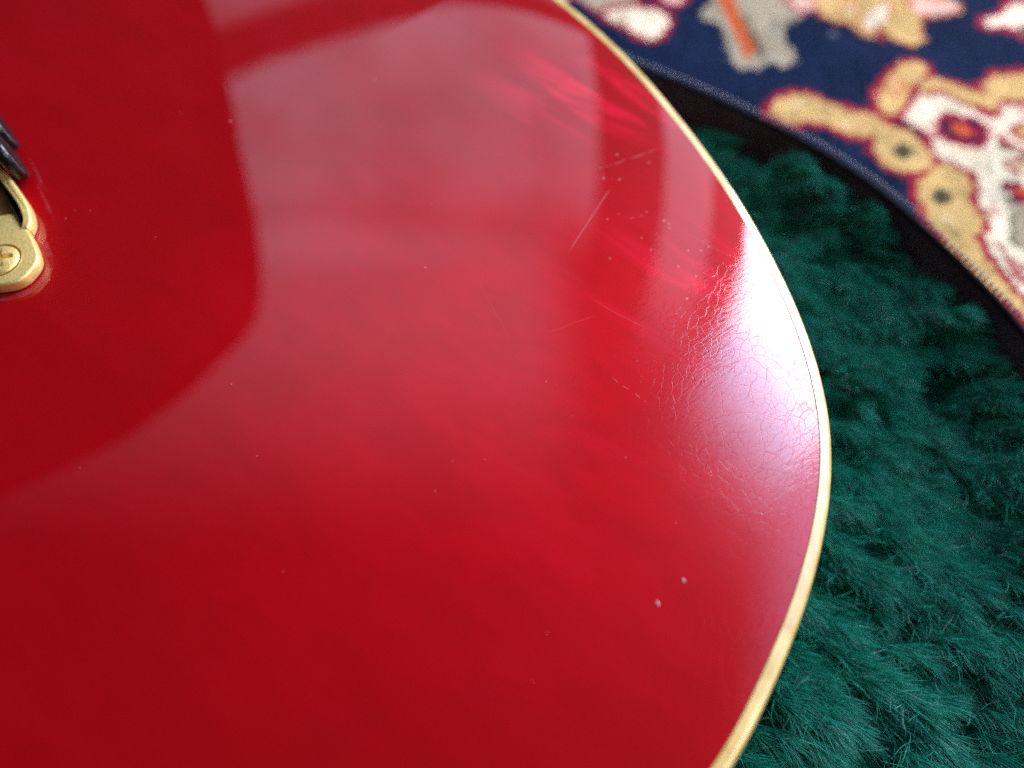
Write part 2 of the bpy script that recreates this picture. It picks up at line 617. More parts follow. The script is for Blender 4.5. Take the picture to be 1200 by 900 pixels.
def spot(px, py, r_in, r_out, sx=1.0, sy=1.0):
    cx, cy = gl(px, py)
    dx = nmath(nt, 'MULTIPLY', nmath(nt, 'SUBTRACT', X, cx), 1 / sx)
    dy = nmath(nt, 'MULTIPLY', nmath(nt, 'SUBTRACT', Y, cy), 1 / sy)
    d = nmath(nt, 'SQRT', nmath(nt, 'ADD', nmath(nt, 'MULTIPLY', dx, dx), nmath(nt, 'MULTIPLY', dy, dy)))
    return smooth(nt, d, r_in, r_out, 1, 0)


def scratch(p0, p1, wid, wob=0.0):
    (ax, ay), (bx, by) = gl(*p0), gl(*p1)
    ln = math.hypot(bx - ax, by - ay)
    tx, ty = (bx - ax) / ln, (by - ay) / ln
    dx, dy = nmath(nt, 'SUBTRACT', X, ax), nmath(nt, 'SUBTRACT', Y, ay)
    along = nmath(nt, 'ADD', nmath(nt, 'MULTIPLY', dx, tx), nmath(nt, 'MULTIPLY', dy, ty))
    acr = nmath(nt, 'SUBTRACT', nmath(nt, 'MULTIPLY', dy, tx), nmath(nt, 'MULTIPLY', dx, ty))
    if wob:
        acr = nmath(nt, 'ADD', acr, nmath(nt, 'MULTIPLY', nmath(nt, 'SUBTRACT', wobn, .5), wob))
    e = smooth(nt, nmath(nt, 'ABSOLUTE', acr), wid * .3, wid, 1, 0)
    f = nmath(nt, 'MULTIPLY', smooth(nt, along, 0, ln * .15), smooth(nt, along, ln * .8, ln, 1, 0))
    return nmath(nt, 'MULTIPLY', e, f)


wobn = noise(nt, tc, 90, 4)
# flame figure in the maple, strongest near the tail edge
ang = math.atan2(gl(780, 160)[1] - gl(660, 100)[1], gl(780, 160)[0] - gl(660, 100)[0])
fm = mapping(nt, tc, (22, 105, 22), (0, 0, -ang))
flame = noise(nt, fm, 1.0, 3, .55, .8)
broad = noise(nt, tc, 22, 3, .5)
fm_mask = nmath(nt, 'MAXIMUM', spot(700, 100, .0, .035, 1.2, 1.0), spot(800, 320, .0, .035, 1.3, 1.0))
fm_mask = nmath(nt, 'MAXIMUM', fm_mask, nmath(nt, 'MULTIPLY', spot(680, 520, .0, .05), .14))
ff = nmath(nt, 'MULTIPLY', smooth(nt, flame, .46, .72), nmath(nt, 'ADD', nmath(nt, 'MULTIPLY', fm_mask, .8), .03))
base = mixc(nt, broad, (.27, .0003, .0020), (.335, .0004, .0034))
base = mixc(nt, nmath(nt, 'MULTIPLY', spot(620, 420, .01, .105, 1.1, 1.0), .75), base, (.54, .0007, .0072))   # brighter red glow painted into the colour mid-bout
mott = noise(nt, mapping(nt, tc, (45, 80, 45), (0, 0, -ang)), 1.0, 4, .6)
base = mixc(nt, smooth(nt, mott, .35, .7, 0, .24), base, (.19, .0003, .0016))
col = mixc(nt, ff, base, (.72, .005, .032))
fine = noise(nt, mapping(nt, tc, (500, 2200, 500), (0, 0, -ang)), 1.0, 2)
col = mixc(nt, nmath(nt, 'MULTIPLY', fine, .22), col, (.20, .0003, .0018))
# fine dust specks
vo = nt.nodes.new('ShaderNodeTexVoronoi')
vo.inputs['Scale'].default_value = 900
nt.links.new(tc, vo.inputs['Vector'])
sr = nt.nodes.new('ShaderNodeSeparateColor')
nt.links.new(vo.outputs['Color'], sr.inputs[0])
wear = nmath(nt, 'MAXIMUM', spot(775, 285, .0, .022, 1.0, 1.0), nmath(nt, 'MAXIMUM', spot(820, 335, .0, .008, 1.6, 1),
                                                                    nmath(nt, 'MULTIPLY', spot(740, 210, .0, .014), .6)))
wearn = nmath(nt, 'MULTIPLY', wear, smooth(nt, noise(nt, tc, 240, 3), .4, .62))
thr = nmath(nt, 'SUBTRACT', .9998, nmath(nt, 'MULTIPLY', wearn, .22))
speck = nmath(nt, 'MULTIPLY', nmath(nt, 'GREATER_THAN', sr.outputs[0], thr),
              smooth(nt, vo.outputs['Distance'], .16, .36, 1, 0))
scr = scratch((716, 220), (664, 302), .00011)
for a_, b_, w2, wo in [((690, 203), (775, 168), .00022, .004), ((735, 258), (756, 252), .0002, .003),
                       ((690, 352), (760, 388), .00010, .002), ((712, 440), (770, 485), .00012, .004),
                       ((640, 395), (700, 372), .00008, .002), ((800, 270), (870, 300), .00008, .002),
                       ((560, 330), (600, 410), .00006, .002)]:
    scr = nmath(nt, 'MAXIMUM', scr, nmath(nt, 'MULTIPLY', scratch(a_, b_, w2 * .62, wo),
                                          smooth(nt, noise(nt, tc, 700, 2), .42, .6) if wo >= .003 else .5))
marks = nmath(nt, 'MAXIMUM', nmath(nt, 'MULTIPLY', speck, .45), nmath(nt, 'MULTIPLY', scr, .26))
col = mixc(nt, marks, col, (.75, .42, .42))
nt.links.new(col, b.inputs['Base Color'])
b.inputs['Roughness'].default_value = .5
b.inputs['Specular IOR Level'].default_value = .05
b.inputs['Metallic'].default_value = .10          # the figured maple throws a red sheen back through the lacquer
b.inputs['Coat Weight'].default_value = 1.0
b.inputs['Coat IOR'].default_value = 1.5
# lacquer checking near the bout edge
craze = nmath(nt, 'MAXIMUM', spot(890, 500, .004, .056, 1.0, 1.35), nmath(nt, 'MULTIPLY', spot(890, 720, .01, .055), .8))
wn = nt.nodes.new('ShaderNodeTexNoise')
wn.inputs['Scale'].default_value = 60
wn.inputs['Detail'].default_value = 3
nt.links.new(tc, wn.inputs['Vector'])
vm = nt.nodes.new('ShaderNodeVectorMath')
vm.operation = 'MULTIPLY_ADD'
nt.links.new(wn.outputs['Color'], vm.inputs[0])
vm.inputs[1].default_value = (.006, .006, .006)
nt.links.new(tc, vm.inputs[2])


def cracks(scale, wid, vec):
    v = nt.nodes.new('ShaderNodeTexVoronoi')
    v.feature = 'DISTANCE_TO_EDGE'
    v.inputs['Scale'].default_value = scale
    nt.links.new(vec, v.inputs['Vector'])
    return smooth(nt, v.outputs['Distance'], 0, wid, 0, 1)


c1 = cracks(230, .022, vm.outputs[0])
c2 = cracks(460, .04, mapping(nt, vm.outputs[0], (1, .6, 1), (0, 0, .5)))
c3 = cracks(110, .012, mapping(nt, vm.outputs[0], (1, .8, 1), (0, 0, 1.1), (.3, .2, 0)))
c1m = smooth(nt, noise(nt, tc, 70, 3), .35, .65, .05, .2)
c2m = smooth(nt, noise(nt, tc, 80, 2), .35, .6, .25, 1)
ck = nmath(nt, 'ADD', nmath(nt, 'MULTIPLY', nmath(nt, 'SUBTRACT', c1, 1), c1m),
           nmath(nt, 'MULTIPLY', nmath(nt, 'SUBTRACT', c2, 1), nmath(nt, 'MULTIPLY', c2m, .5)))
ck = nmath(nt, 'ADD', ck, nmath(nt, 'MULTIPLY', nmath(nt, 'SUBTRACT', c3, 1), .3))
ck = nmath(nt, 'MULTIPLY', ck, craze)
nt.links.new(nmath(nt, 'ADD', 1.0, nmath(nt, 'MULTIPLY', ck, 1.0), clamp=True), b.inputs['Coat Weight'])
hair = noise(nt, mapping(nt, tc, (300, 1500, 300), (0, 0, -math.radians(35))), 1.0, 3)
h = nmath(nt, 'ADD', ck, nmath(nt, 'MULTIPLY', nmath(nt, 'MULTIPLY', hair, craze), 1.5))
h = nmath(nt, 'ADD', h, nmath(nt, 'MULTIPLY', nmath(nt, 'MAXIMUM', scr, speck), .35))
cb = bump(nt, h, .0000165, 1.0)
soft = noise(nt, tc, 70, 2)
cb = bump(nt, soft, .000012, 1.0, cb)
nt.links.new(cb, b.inputs['Coat Normal'])
rgh = nmath(nt, 'ADD', .025, nmath(nt, 'MULTIPLY', spot(885, 560, .006, .068, .9, 1.2), .14))
nt.links.new(rgh, b.inputs['Coat Roughness'])

# --- arched top
rings = np.r_[0, .0004, .001, .0018, .003, .0045, .0065, .009, .012, .016, .021, .027, .034, .042, .051, .061, .072,
              .084, .097, .111, .126, .142]
BW = 0.0034                                            # binding width
inner = body - body_n * BW
vv, ff_ = [], []
n_b = len(body)
spine = np.stack([np.zeros(n_b), np.clip(body_uv[:, 1], -.06, .02) * .6], -1)
spine_xy = uv_xy(spine[:, 0], spine[:, 1])
fr = np.r_[0, .004, .009, .016, .026, .038, .054, .074, .1, .13, .165, .205, .25, .3, .355, .41, .47, .535, .6, .67,
           .74, .81, .88, .94, .985]
for f in fr:
    p = inner * (1 - f) + spine_xy * f
    z = ZB + dome(dist_to(p, body)) - dome(np.array([BW])) - .0002
    vv.append(np.c_[p, z])
nr = len(fr)
vv = np.vstack(vv)
for r in range(nr - 1):
    for i in range(n_b):
        k = (i + 1) % n_b
        ff_.append((r * n_b + i, r * n_b + k, (r + 1) * n_b + k, (r + 1) * n_b + i))
# smooth the crest so no crease runs along the middle
zz = vv[:, 2].reshape(nr, n_b)
for _ in range(12):
    zz[16:-1] = zz[16:-1] * .5 + (zz[15:-2] + zz[17:]) * .25
    zz[16:] = zz[16:] * .5 + (np.roll(zz[16:], 1, 1) + np.roll(zz[16:], -1, 1)) * .25
vv[:, 2] = zz.ravel()
last = (nr - 1) * n_b
ff_.append(tuple(last + i for i in range(n_b)))
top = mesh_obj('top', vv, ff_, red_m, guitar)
fix_normals(top)
if top.data.polygons[0].normal.z < 0:
    top.data.flip_normals()

# --- binding: cream strip with a rounded outer corner
m, nt, b = new_mat('aged_cream_binding')
bind_m = m
tc = nt.nodes.new('ShaderNodeTexCoord').outputs['Object']
nn = noise(nt, tc, 120, 4)
nn2 = noise(nt, tc, 1400, 3)
c_ = mixc(nt, smooth(nt, nn, .3, .7), (.54, .34, .08), (.76, .55, .19))
nn3 = noise(nt, tc, 420, 4, .7)
c_ = mixc(nt, smooth(nt, nn3, .60, .72, 0, .5), c_, (.34, .17, .05))
c_ = mixc(nt, nmath(nt, 'MULTIPLY', nn2, .25), c_, (.40, .24, .07))
nt.links.new(c_, b.inputs['Base Color'])
b.inputs['Roughness'].default_value = .35
b.inputs['Coat Weight'].default_value = 1
b.inputs['Coat Roughness'].default_value = .07
b.inputs['Subsurface Weight'].default_value = .0
nt.links.new(bump(nt, nn2, .00003), b.inputs['Normal'])
BS = .19                                              # the binding carries on the slope of the arch
prof = [(-BW + .00002, ZB - .0012), (-BW + .00004, ZB - .00030), (-BW + .00018, ZB - .00012)]
for o_ in (-.0031, -.0028, -.0024, -.0020, -.0016, -.0012):
    prof.append((o_, ZB - .00010 - BS * (o_ + BW) * (1 + .25 * (o_ + BW) / BW)))
zc = prof[-1][1]
for k in range(1, 10):
    a = math.radians(76 - k * 8.4)
    prof.append((-.0012 + (math.cos(a) - math.cos(math.radians(76))) * .00158, zc - (math.sin(math.radians(76)) - math.sin(a)) * .0022))
prof += [(0, ZB - .006), (-.0005, ZB - .0062)]
v_, f_ = sweep(body, body_n, prof)
mesh_obj('binding', v_, f_, bind_m, guitar)
fix_normals(guitar.children[-1])
# --- sides, lower binding and back
side_m = simple_mat('cherry_side_lacquer', (.20, .0015, .004), rough=.3, scale=40, coat=1.0)
v_, f_ = sweep(body, body_n, [(-.0004, ZB - .0060), (-.0004, ZB - .041)])
mesh_obj('side', v_, f_, side_m, guitar)
v_, f_ = sweep(body, body_n, [(-.0006, ZB - .0408), (0, ZB - .041), (0, ZB - .0455), (-.001, ZB - .0465), (-.004, ZB - .0465)])
mesh_obj('back_binding', v_, f_, bind_m, guitar)
bk = body - body_n * .004
mesh_obj('back', np.c_[bk, np.full(n_b, ZB - .0464)], [tuple(range(n_b))], side_m, guitar, smooth_shade=False)

# --- gold tailpiece foot: lug, ear, screw and black washers
LZ = top_z(*at(10, 300, ZB + .007).xy) - float(dome(np.array([BW]))[0]) - .0002
m, nt, b = new_mat('worn_gold_plate')
gold_m = m
tc = nt.nodes.new('ShaderNodeTexCoord').outputs['Object']
g1 = noise(nt, tc, 1300, 4, .65)
g2 = noise(nt, tc, 260, 3)
pits = smooth(nt, g1, .56, .7)
gc = mixc(nt, g2, (.80, .52, .13), (1.0, .76, .30))
gc = mixc(nt, nmath(nt, 'MULTIPLY', pits, smooth(nt, g2, .4, .6)), gc, (.16, .10, .03))
nt.links.new(gc, b.inputs['Base Color'])
b.inputs['Metallic'].default_value = .62
nt.links.new(smooth(nt, g1, .3, .7, .34, .55), b.inputs['Roughness'])
nt.links.new(bump(nt, g1, .00012), b.inputs['Normal'])
black_m = simple_mat('worn_black_plastic', (.006, .006, .007), rough=.22, spec=.4, scale=500, var=.6, bmp=.0003, coat=.0)
dark_gold_m = simple_mat('shaded_gold', (.42, .22, .05), rough=.5, metallic=.7, scale=600, var=.4)  # browner copy of the gold, the recess's shade put into its colour


def solid_from_outline(name, pts, z0, z1, mat, parent, bev=.0006, tilt=None):
    bm = bmesh.new()
    vs = [bm.verts.new((p[0], p[1], z0)) for p in pts]
    f = bm.faces.new(vs)
    r = bmesh.ops.extrude_face_region(bm, geom=[f])
    for e in r['geom']:
        if isinstance(e, bmesh.types.BMVert):
            e.co.z = z1 if tilt is None else tilt(e.co.x, e.co.y)
    bmesh.ops.recalc_face_normals(bm, faces=bm.faces)
    bm.verts.ensure_lookup_table()
    ed = [e for e in bm.edges if len(e.link_faces) == 2 and e.calc_face_angle(0) > .9]
    if bev:
        bmesh.ops.bevel(bm, geom=ed, offset=bev, segments=3, profile=.5, affect='EDGES')
    V = [tuple(v.co) for v in bm.verts]
    bm.verts.index_update()
    F = [[v.index for v in f.verts] for f in bm.faces]
    bm.free()
    o = mesh_obj(name, V, F, mat, parent)
    mod = None
    return o


TH = .0036
lug_px = [(-70, 322), (-45, 336), (-10, 335), (8, 333), (19, 330), (28, 325), (35, 318), (41, 311), (45, 302), (44, 294),
          (40, 283), (35, 273), (29, 262), (24, 252), (14, 249), (-10, 253), (-50, 262), (-75, 285)]
lug_pts = chaikin(np.array([at(*p, LZ + TH)[:2] for p in lug_px]), 2, closed=True)
tail = solid_from_outline('tailpiece', lug_pts, LZ + .00015, LZ + TH, gold_m, guitar, bev=.0007)
# ear: a wall that starts at the lug and runs back to the axle
ear_px = [(28, 263), (33, 253), (32, 241), (27, 229), (14, 211), (0, 190), (-16, 166), (-30, 150)]
ear_out = chaikin(np.array([at(*p, LZ + .0055)[:2] for p in ear_px]), 2)
en = normals2d(ear_out, closed=False)
cen = np.array(at(-40, 240, LZ)[:2])
if ((ear_out - cen) * en).sum() < 0:
    en = -en
ne = len(ear_out)
ear_poly = np.vstack([ear_out, (ear_out - en * np.linspace(.0021, .0027, ne)[:, None])[::-1]])
t_along = ear_out[-1] - ear_out[0]
t_len = np.linalg.norm(t_along)


def ear_top(x, y):
    k = np.dot(np.array([x, y]) - ear_out[0], t_along) / t_len ** 2
    return LZ + .0037 + .0034 * min(1, max(0, k * 1.8))


solid_from_outline('ear', ear_poly, LZ + .0002, LZ + .006, gold_m, tail, bev=.0005, tilt=ear_top)
well_px = [(21, 246), (18, 235), (8, 222), (-4, 205), (-30, 170), (-80, 200), (-75, 275), (-20, 262), (8, 254)]
well = np.array([at(*p, LZ + .002)[:2] for p in well_px])
solid_from_outline('axle_well', well, LZ + .0004, LZ + .0014, dark_gold_m, tail, bev=.0002)

# screw with a cross recess, sunk in the lug
sc_c = at(1, 305, LZ + TH)
RS = .0047
nrad, nang = 30, 96
SV = [(sc_c.x, sc_c.y, 0)]
for i in range(1, nrad + 1):
    for k in range(nang):
        a = 2 * math.pi * k / nang
        r = RS * i / nrad
        SV.append((sc_c.x + r * math.cos(a), sc_c.y + r * math.sin(a), 0))
SV = np.array(SV)
rel = SV[:, :2] - np.array(sc_c[:2])
r_ = np.hypot(*rel.T)
hz_ = .0011 * (1 - (r_ / RS) ** 2) + .0002 - .0006 * np.clip((r_ - RS * .9) / (RS * .1), 0, 1)
ca_, sa_ = math.cos(.35), math.sin(.35)
q1 = rel[:, 0] * ca_ + rel[:, 1] * sa_
q2 = -rel[:, 0] * sa_ + rel[:, 1] * ca_
arm = np.minimum(np.maximum(np.abs(q1) / .0028, np.abs(q2) / .00062), np.maximum(np.abs(q2) / .0028, np.abs(q1) / .00062))
hz_ -= .0018 * np.clip((1.15 - arm) / .3, 0, 1) * np.clip(1.35 - r_ / .0028, .2, 1)
SV[:, 2] = LZ + TH + hz_
SF = [(0, 1 + k, 1 + (k + 1) % nang) for k in range(nang)]
for i in range(nrad - 1):
    for k in range(nang):
        a0 = 1 + i * nang
        SF.append((a0 + k, a0 + nang + k, a0 + nang + (k + 1) % nang, a0 + (k + 1) % nang))
mesh_obj('screw', SV, SF, gold_m, tail)
# dark gap ring round the screw head
rp = [(RS * 1.0 + .0000, LZ + TH - .0002), (RS * 1.0, LZ + TH + .00012), (RS * 1.09, LZ + TH + .00012), (RS * 1.12, LZ + TH - .0002)]
aa = np.linspace(0, 2 * math.pi, 64, endpoint=False)
cir = np.stack([np.cos(aa), np.sin(aa)], -1)
RV, RF = [], []
for j, (r, z) in enumerate(rp):
    RV += [(sc_c.x + r * c[0], sc_c.y + r * c[1], z) for c in cir]
for j in range(3):
    for k in range(64):
        RF.append((j * 64 + k, j * 64 + (k + 1) % 64, (j + 1) * 64 + (k + 1) % 64, (j + 1) * 64 + k))
mesh_obj('screw_seat', RV, RF, dark_gold_m, tail)


def washer(center, axis, rad, thick, parent, name='washer'):
    prof = [(0, thick * .5), (rad * .55, thick * .5), (rad * .62, thick * .42), (rad * .86, thick * .46), (rad * .95, thick * .4),
            (rad, thick * .2), (rad * 1.0, -thick * .2), (rad * .95, -thick * .4), (rad * .86, -thick * .46), (rad * .5, -thick * .5), (0, -thick * .5)]
    ax = Vector(axis).normalized()
    e1 = ax.orthogonal().normalized()
    e2 = ax.cross(e1)
    V, F = [], []
    N = 56
    for (r, h_) in prof:
        for k in range(N):
            a = 2 * math.pi * k / N
            V.append(tuple(Vector(center) + ax * h_ + (e1 * math.cos(a) + e2 * math.sin(a)) * r))
    for j in range(len(prof) - 1):
        for k in range(N):
            F.append((j * N + k, j * N + (k + 1) % N, (j + 1) * N + (k + 1) % N, (j + 1) * N + k))
    o = mesh_obj(name, V, F, black_m, parent)
    fix_normals(o)
    return o


wd = Vector((*(np.array(at(32, 216, LZ + .007)[:2]) - np.array(at(0, 156, LZ + .007)[:2])), 0)).normalized()
axis = Vector((-wd.y, wd.x, 0))
if axis.x < 0:
    axis = -axis
wc = at(10, 184, LZ + .0078)
washer(Vector(wc) - wd * .0012, axis + Vector((0, 0, .12)), .0074, .0033, tail)
washer(Vector(wc) - wd * .0125 + axis * .0016, axis + Vector((0, 0, .12)), .0068, .0030, tail)

# pale ring of old polish left in the lacquer round the lug
m, nt, b = new_mat('polish_residue')
b.inputs['Base Color'].default_value = (.42, .035, .04, 1)
b.inputs['Roughness'].default_value = .3
b.inputs['Alpha'].default_value = .55
tc = nt.nodes.new('ShaderNodeTexCoord').outputs['Object']
nt.links.new(smooth(nt, noise(nt, tc, 300, 3), .35, .65, .12, .62), b.inputs['Alpha'])
res_m = m
ln_ = normals2d(lug_pts)
keep = [i for i in range(len(lug_pts)) if lug_pts[i][0] > at(12, 300, LZ).x]
V, F = [], []
for a_, off in enumerate((.0002, .0010, .0018, .0022)):
    V.append(np.c_[lug_pts + ln_ * off, np.full(len(lug_pts), 0)])
V = np.vstack(V)
zt = ZB + dome(dist_to(V[:, :2], body)) - dome(np.array([BW])) - .0002 + .00006
V[:, 2] = zt
NL = len(lug_pts)
for a_ in range(3):
    for i in keep:
        if (i + 1) % NL in keep:
            F.append((a_ * NL + i, a_ * NL + (i + 1) % NL, (a_ + 1) * NL + (i + 1) % NL, (a_ + 1) * NL + i))
mesh_obj('polish_residue', V, F, res_m, guitar)

# dust grains on the lacquer
dust_m = simple_mat('dust', (.44, .22, .23), rough=.8, scale=900)
dpx = [(801, 680, 5.0), (771, 707, 4.4), (640, 447, 2), (746, 423, 2), (792, 612, 2.4), (733, 536, 2.6), (671, 487, 1.6),
       (530, 540, 1.6), (568, 538, 1.6), (333, 670, 1.6), (301, 534, 2), (93, 548, 2), (414, 388, 1.8), (211, 133, 1.8),
       (106, 247, 2), (77, 256, 2), (88, 247, 1.6), (58, 328, 3), (182, 278, 1.6), (641, 742, 1.5),
       (624, 798, 1.6), (510, 575, 1.8), (505, 240, 1.6), (852, 236, 2.2), (76, 390, 1.6), (90, 398, 1.6), (200, 445, 1.2),
       (655, 837, 1.6), (700, 460, 1.6), (560, 190, 1.2), (376, 168, 1.2), (35, 345, 1.8), (690, 640, 1.6)]
DV, DF = [], []
for (x, y, s) in dpx[:24]:
    p = at(x, y, ZB + .005)
    z = top_z(p.x, p.y) - float(dome(np.array([BW]))[0]) - .0002
    p = at(x, y, z)
    r = s * (.36 if s > 4 else .2) * .21 / 950
    a0 = random.random() * 6
    st = random.uniform(1.2, 2.0)
    b0 = len(DV)
    for (hh, rr) in ((0, 1.0), (.5, .8), (.8, 0.0001)):
        for k in range(8):
            a = k * math.pi / 4
            lx, ly = r * rr * math.cos(a) * st, r * rr * math.sin(a) * random.uniform(.7, 1.1)
            DV.append((p.x + lx * math.cos(a0) - ly * math.sin(a0), p.y + lx * math.sin(a0) + ly * math.cos(a0), z + hh * r * .4))
    for j in range(2):
        for k in range(8):
            DF.append((b0 + j * 8 + k, b0 + j * 8 + (k + 1) % 8, b0 + (j + 1) * 8 + (k + 1) % 8, b0 + (j + 1) * 8 + k))
mesh_obj('dust_specks', DV, DF, dust_m, guitar, kind='stuff')

# ------------------------------------------------------------------ case
C0 = Vector((*uv_xy(0, 0), .004))
case_o = empty('guitar_case', C0, 'open black zippered guitar case lined with deep green plush on the rug', 'guitar case')
shell_m = simple_mat('black_case_cloth', (.009, .009, .011), rough=.85, spec=.15, scale=1500, bmp=.0003)
v_, f_ = sweep(case, case_n, [(.0002, ZIP_Z - .0012), (.0002, ZIP_Z - .006), (.0015, ZIP_Z - .016), (.003, .022), (.002, .010), (-.004, .006)])
shell = mesh_obj('shell', v_, f_, shell_m, case_o)
bt = case - case_n * .004
mesh_obj('base', np.c_[bt, np.full(len(bt), .006)], [tuple(range(len(bt)))], shell_m, case_o, smooth_shade=False)

m, nt, b = new_mat('black_velvet_lining')
vel_m = m
tc = nt.nodes.new('ShaderNodeTexCoord').outputs['Object']
vn = noise(nt, tc, 60, 4)
nt.links.new(mixc(nt, vn, (.010, .010, .013), (.045, .045, .058)), b.inputs['Base Color'])
b.inputs['Roughness'].default_value = .8
b.inputs['Specular IOR Level'].default_value = .1
b.inputs['Sheen Weight'].default_value = 1.0
b.inputs['Sheen Roughness'].default_value = .35
b.inputs['Sheen Tint'].default_value = (.8, .8, 1, 1)
nt.links.new(bump(nt, noise(nt, tc, 2200, 3), .0005), b.inputs['Normal'])
wp = [(.0004, ZIP_Z - .0018), (-.0008, ZIP_Z - .0012), (-.0016, ZIP_Z - .0022), (-.0022, ZIP_Z - .006), (-.0026, ZIP_Z - .011),
      (-.0032, ZIP_Z - .0155), (-.0050, ZIP_Z - .019), (-.0085, ZIP_Z - .0225), (-.013, ZIP_Z - .026), (-.018, ZIP_Z - .0285)]
v_, f_ = sweep(case, case_n, wp)
mesh_obj('wall_lining', v_, f_, vel_m, case_o)

# zipper: woven tape with a coil of teeth that stand outwards from the rim
tape_m = simple_mat('zipper_tape', (.006, .006, .008), rough=.9, spec=.1, scale=1800, bmp=.0003)
v_, f_ = sweep(case, case_n, [(-.0010, ZIP_Z - .0009), (-.0008, ZIP_Z - .0003), (.0002, ZIP_Z + .0001), (.0008, ZIP_Z - .0001), (.0008, ZIP_Z - .0009)])
mesh_obj('zipper_tape', v_, f_, tape_m, case_o)
teeth_m = simple_mat('zipper_nylon', (.055, .062, .08), rough=.3, scale=900, coat=.3)
per = np.linalg.norm(np.roll(case, -1, 0) - case, axis=1).sum()
pitch = .0021
nt_ = int(per / pitch)
zp = resample(case, nt_)
zn = normals2d(zp)
TV, TF = [], []
prof_t = [(0, .0000), (.0007, .00045), (.0016, .0005), (.0024, .0002), (.0024, -.0004), (.0014, -.0006)]
ztan = np.stack([-zn[:, 1], zn[:, 0]], -1)
cs = 6
for i in range(nt_):
    b0 = len(TV)
    for j, (o_, zz_) in enumerate(prof_t):
        rad = .00034 if j not in (3, 4) else .00044
        c = zp[i] + zn[i] * (o_ * .8 + .0011)
        for k in range(cs):
            a = 2 * math.pi * k / cs
            q = c + ztan[i] * rad * math.cos(a) + ztan[i] * .0002 * j
            TV.append((q[0] + zn[i][0] * rad * .35 * math.sin(a), q[1] + zn[i][1] * rad * .35 * math.sin(a),
                       ZIP_Z + zz_ + rad * math.sin(a) * .8))
    for j in range(len(prof_t) - 1):
        for k in range(cs):
            TF.append((b0 + j * cs + k, b0 + j * cs + (k + 1) % cs, b0 + (j + 1) * cs + (k + 1) % cs, b0 + (j + 1) * cs + k))
    TF.append(tuple(b0 + k for k in range(cs)))
    TF.append(tuple(b0 + (len(prof_t) - 1) * cs + k for k in range(cs)))
mesh_obj('zipper_teeth', TV, TF, teeth_m, case_o, kind='stuff')

def vnoise(p, sc, seed):
    """smooth value noise in 2D, 0..1"""
    r2 = np.random.default_rng(seed)
    tab = r2.random((256, 256))
    q = p * sc + 500
    i = np.floor(q).astype(int)
    f = q - i
    f = f * f * (3 - 2 * f)
    a = tab[i[:, 0] % 256, i[:, 1] % 256]
    b_ = tab[(i[:, 0] + 1) % 256, i[:, 1] % 256]
    c = tab[i[:, 0] % 256, (i[:, 1] + 1) % 256]
    d = tab[(i[:, 0] + 1) % 256, (i[:, 1] + 1) % 256]
    return (a * (1 - f[:, 0]) + b_ * f[:, 0]) * (1 - f[:, 1]) + (c * (1 - f[:, 0]) + d * f[:, 0]) * f[:, 1]


# plush: backing sheet and pile
m, nt, b = new_mat('green_plush_backing')
back_m = m
b.inputs['Base Color'].default_value = (.0015, .02, .017, 1)
b.inputs['Roughness'].default_value = .95
b.inputs['Specular IOR Level'].default_value = .05
PL_Z = ZB - .060
seg = 14
pv = []
cin = case - case_n * .006
# nearest body point for each case point gives the inner edge of the band
ibody = np.array([((body - c) ** 2).sum(1).argmin() for c in cin])
inn = body[ibody] - body_n[ibody] * .02


def plush_z(p):
    return PL_Z + .0035 * np.sin(p[:, 0] * 95 + 1.5 * np.sin(p[:, 1] * 70)) * np.sin(p[:, 1] * 80 + .7) \
        + .016 * np.exp(-((dist_to(p, case) - .004) / .016) ** 2) * (.75 + .5 * vnoise(p, 75, 11)) \
        * np.clip((dist_to(p, body) + dist_to(p, case) - .010) / .035, 0, 1) - .0015


pv, pf = [], []
for j in range(seg + 1):
    t = j / seg
    p = cin * (1 - t) + inn * t
    pv.append(np.c_[p, plush_z(p)])
nc = len(cin)
for j in range(seg):
    for i in range(nc):
        k = (i + 1) % nc
        pf.append((j * nc + i, j * nc + k, (j + 1) * nc + k, (j + 1) * nc + i))
plush = mesh_obj('plush_lining', np.vstack(pv), pf, back_m, case_o)

m, nt, b = new_mat('green_plush_pile')
pile_m = m
an = nt.nodes.new('ShaderNodeAttribute')
an.attribute_name = 'fibre'
nt.links.new(an.outputs['Color'], b.inputs['Base Color'])
b.inputs['Roughness'].default_value = .42
b.inputs['Specular IOR Level'].default_value = .35
b.inputs['Transmission Weight'].default_value = 0


def cell_centres(p, size, seed):
    """nearest jittered cell centre (Voronoi clumps): returns centre and a random number per clump"""
    i0 = np.floor(p / size).astype(int)
    best = np.full(len(p), 1e9)
    cen = np.zeros_like(p)
    rid = np.zeros((len(p), 3))
    r2 = np.random.default_rng(seed)
    tab = r2.random((128, 128, 5))
    for dx in (-1, 0, 1):
        for dy in (-1, 0, 1):
            c = i0 + [dx, dy]
            t = tab[c[:, 0] % 128, c[:, 1] % 128]
            ctr = (c + t[:, :2]) * size
            d = ((p - ctr) ** 2).sum(1)
            k = d < best
            best[k] = d[k]
            cen[k] = ctr[k]
            rid[k] = t[k, 2:]
    return cen, rid


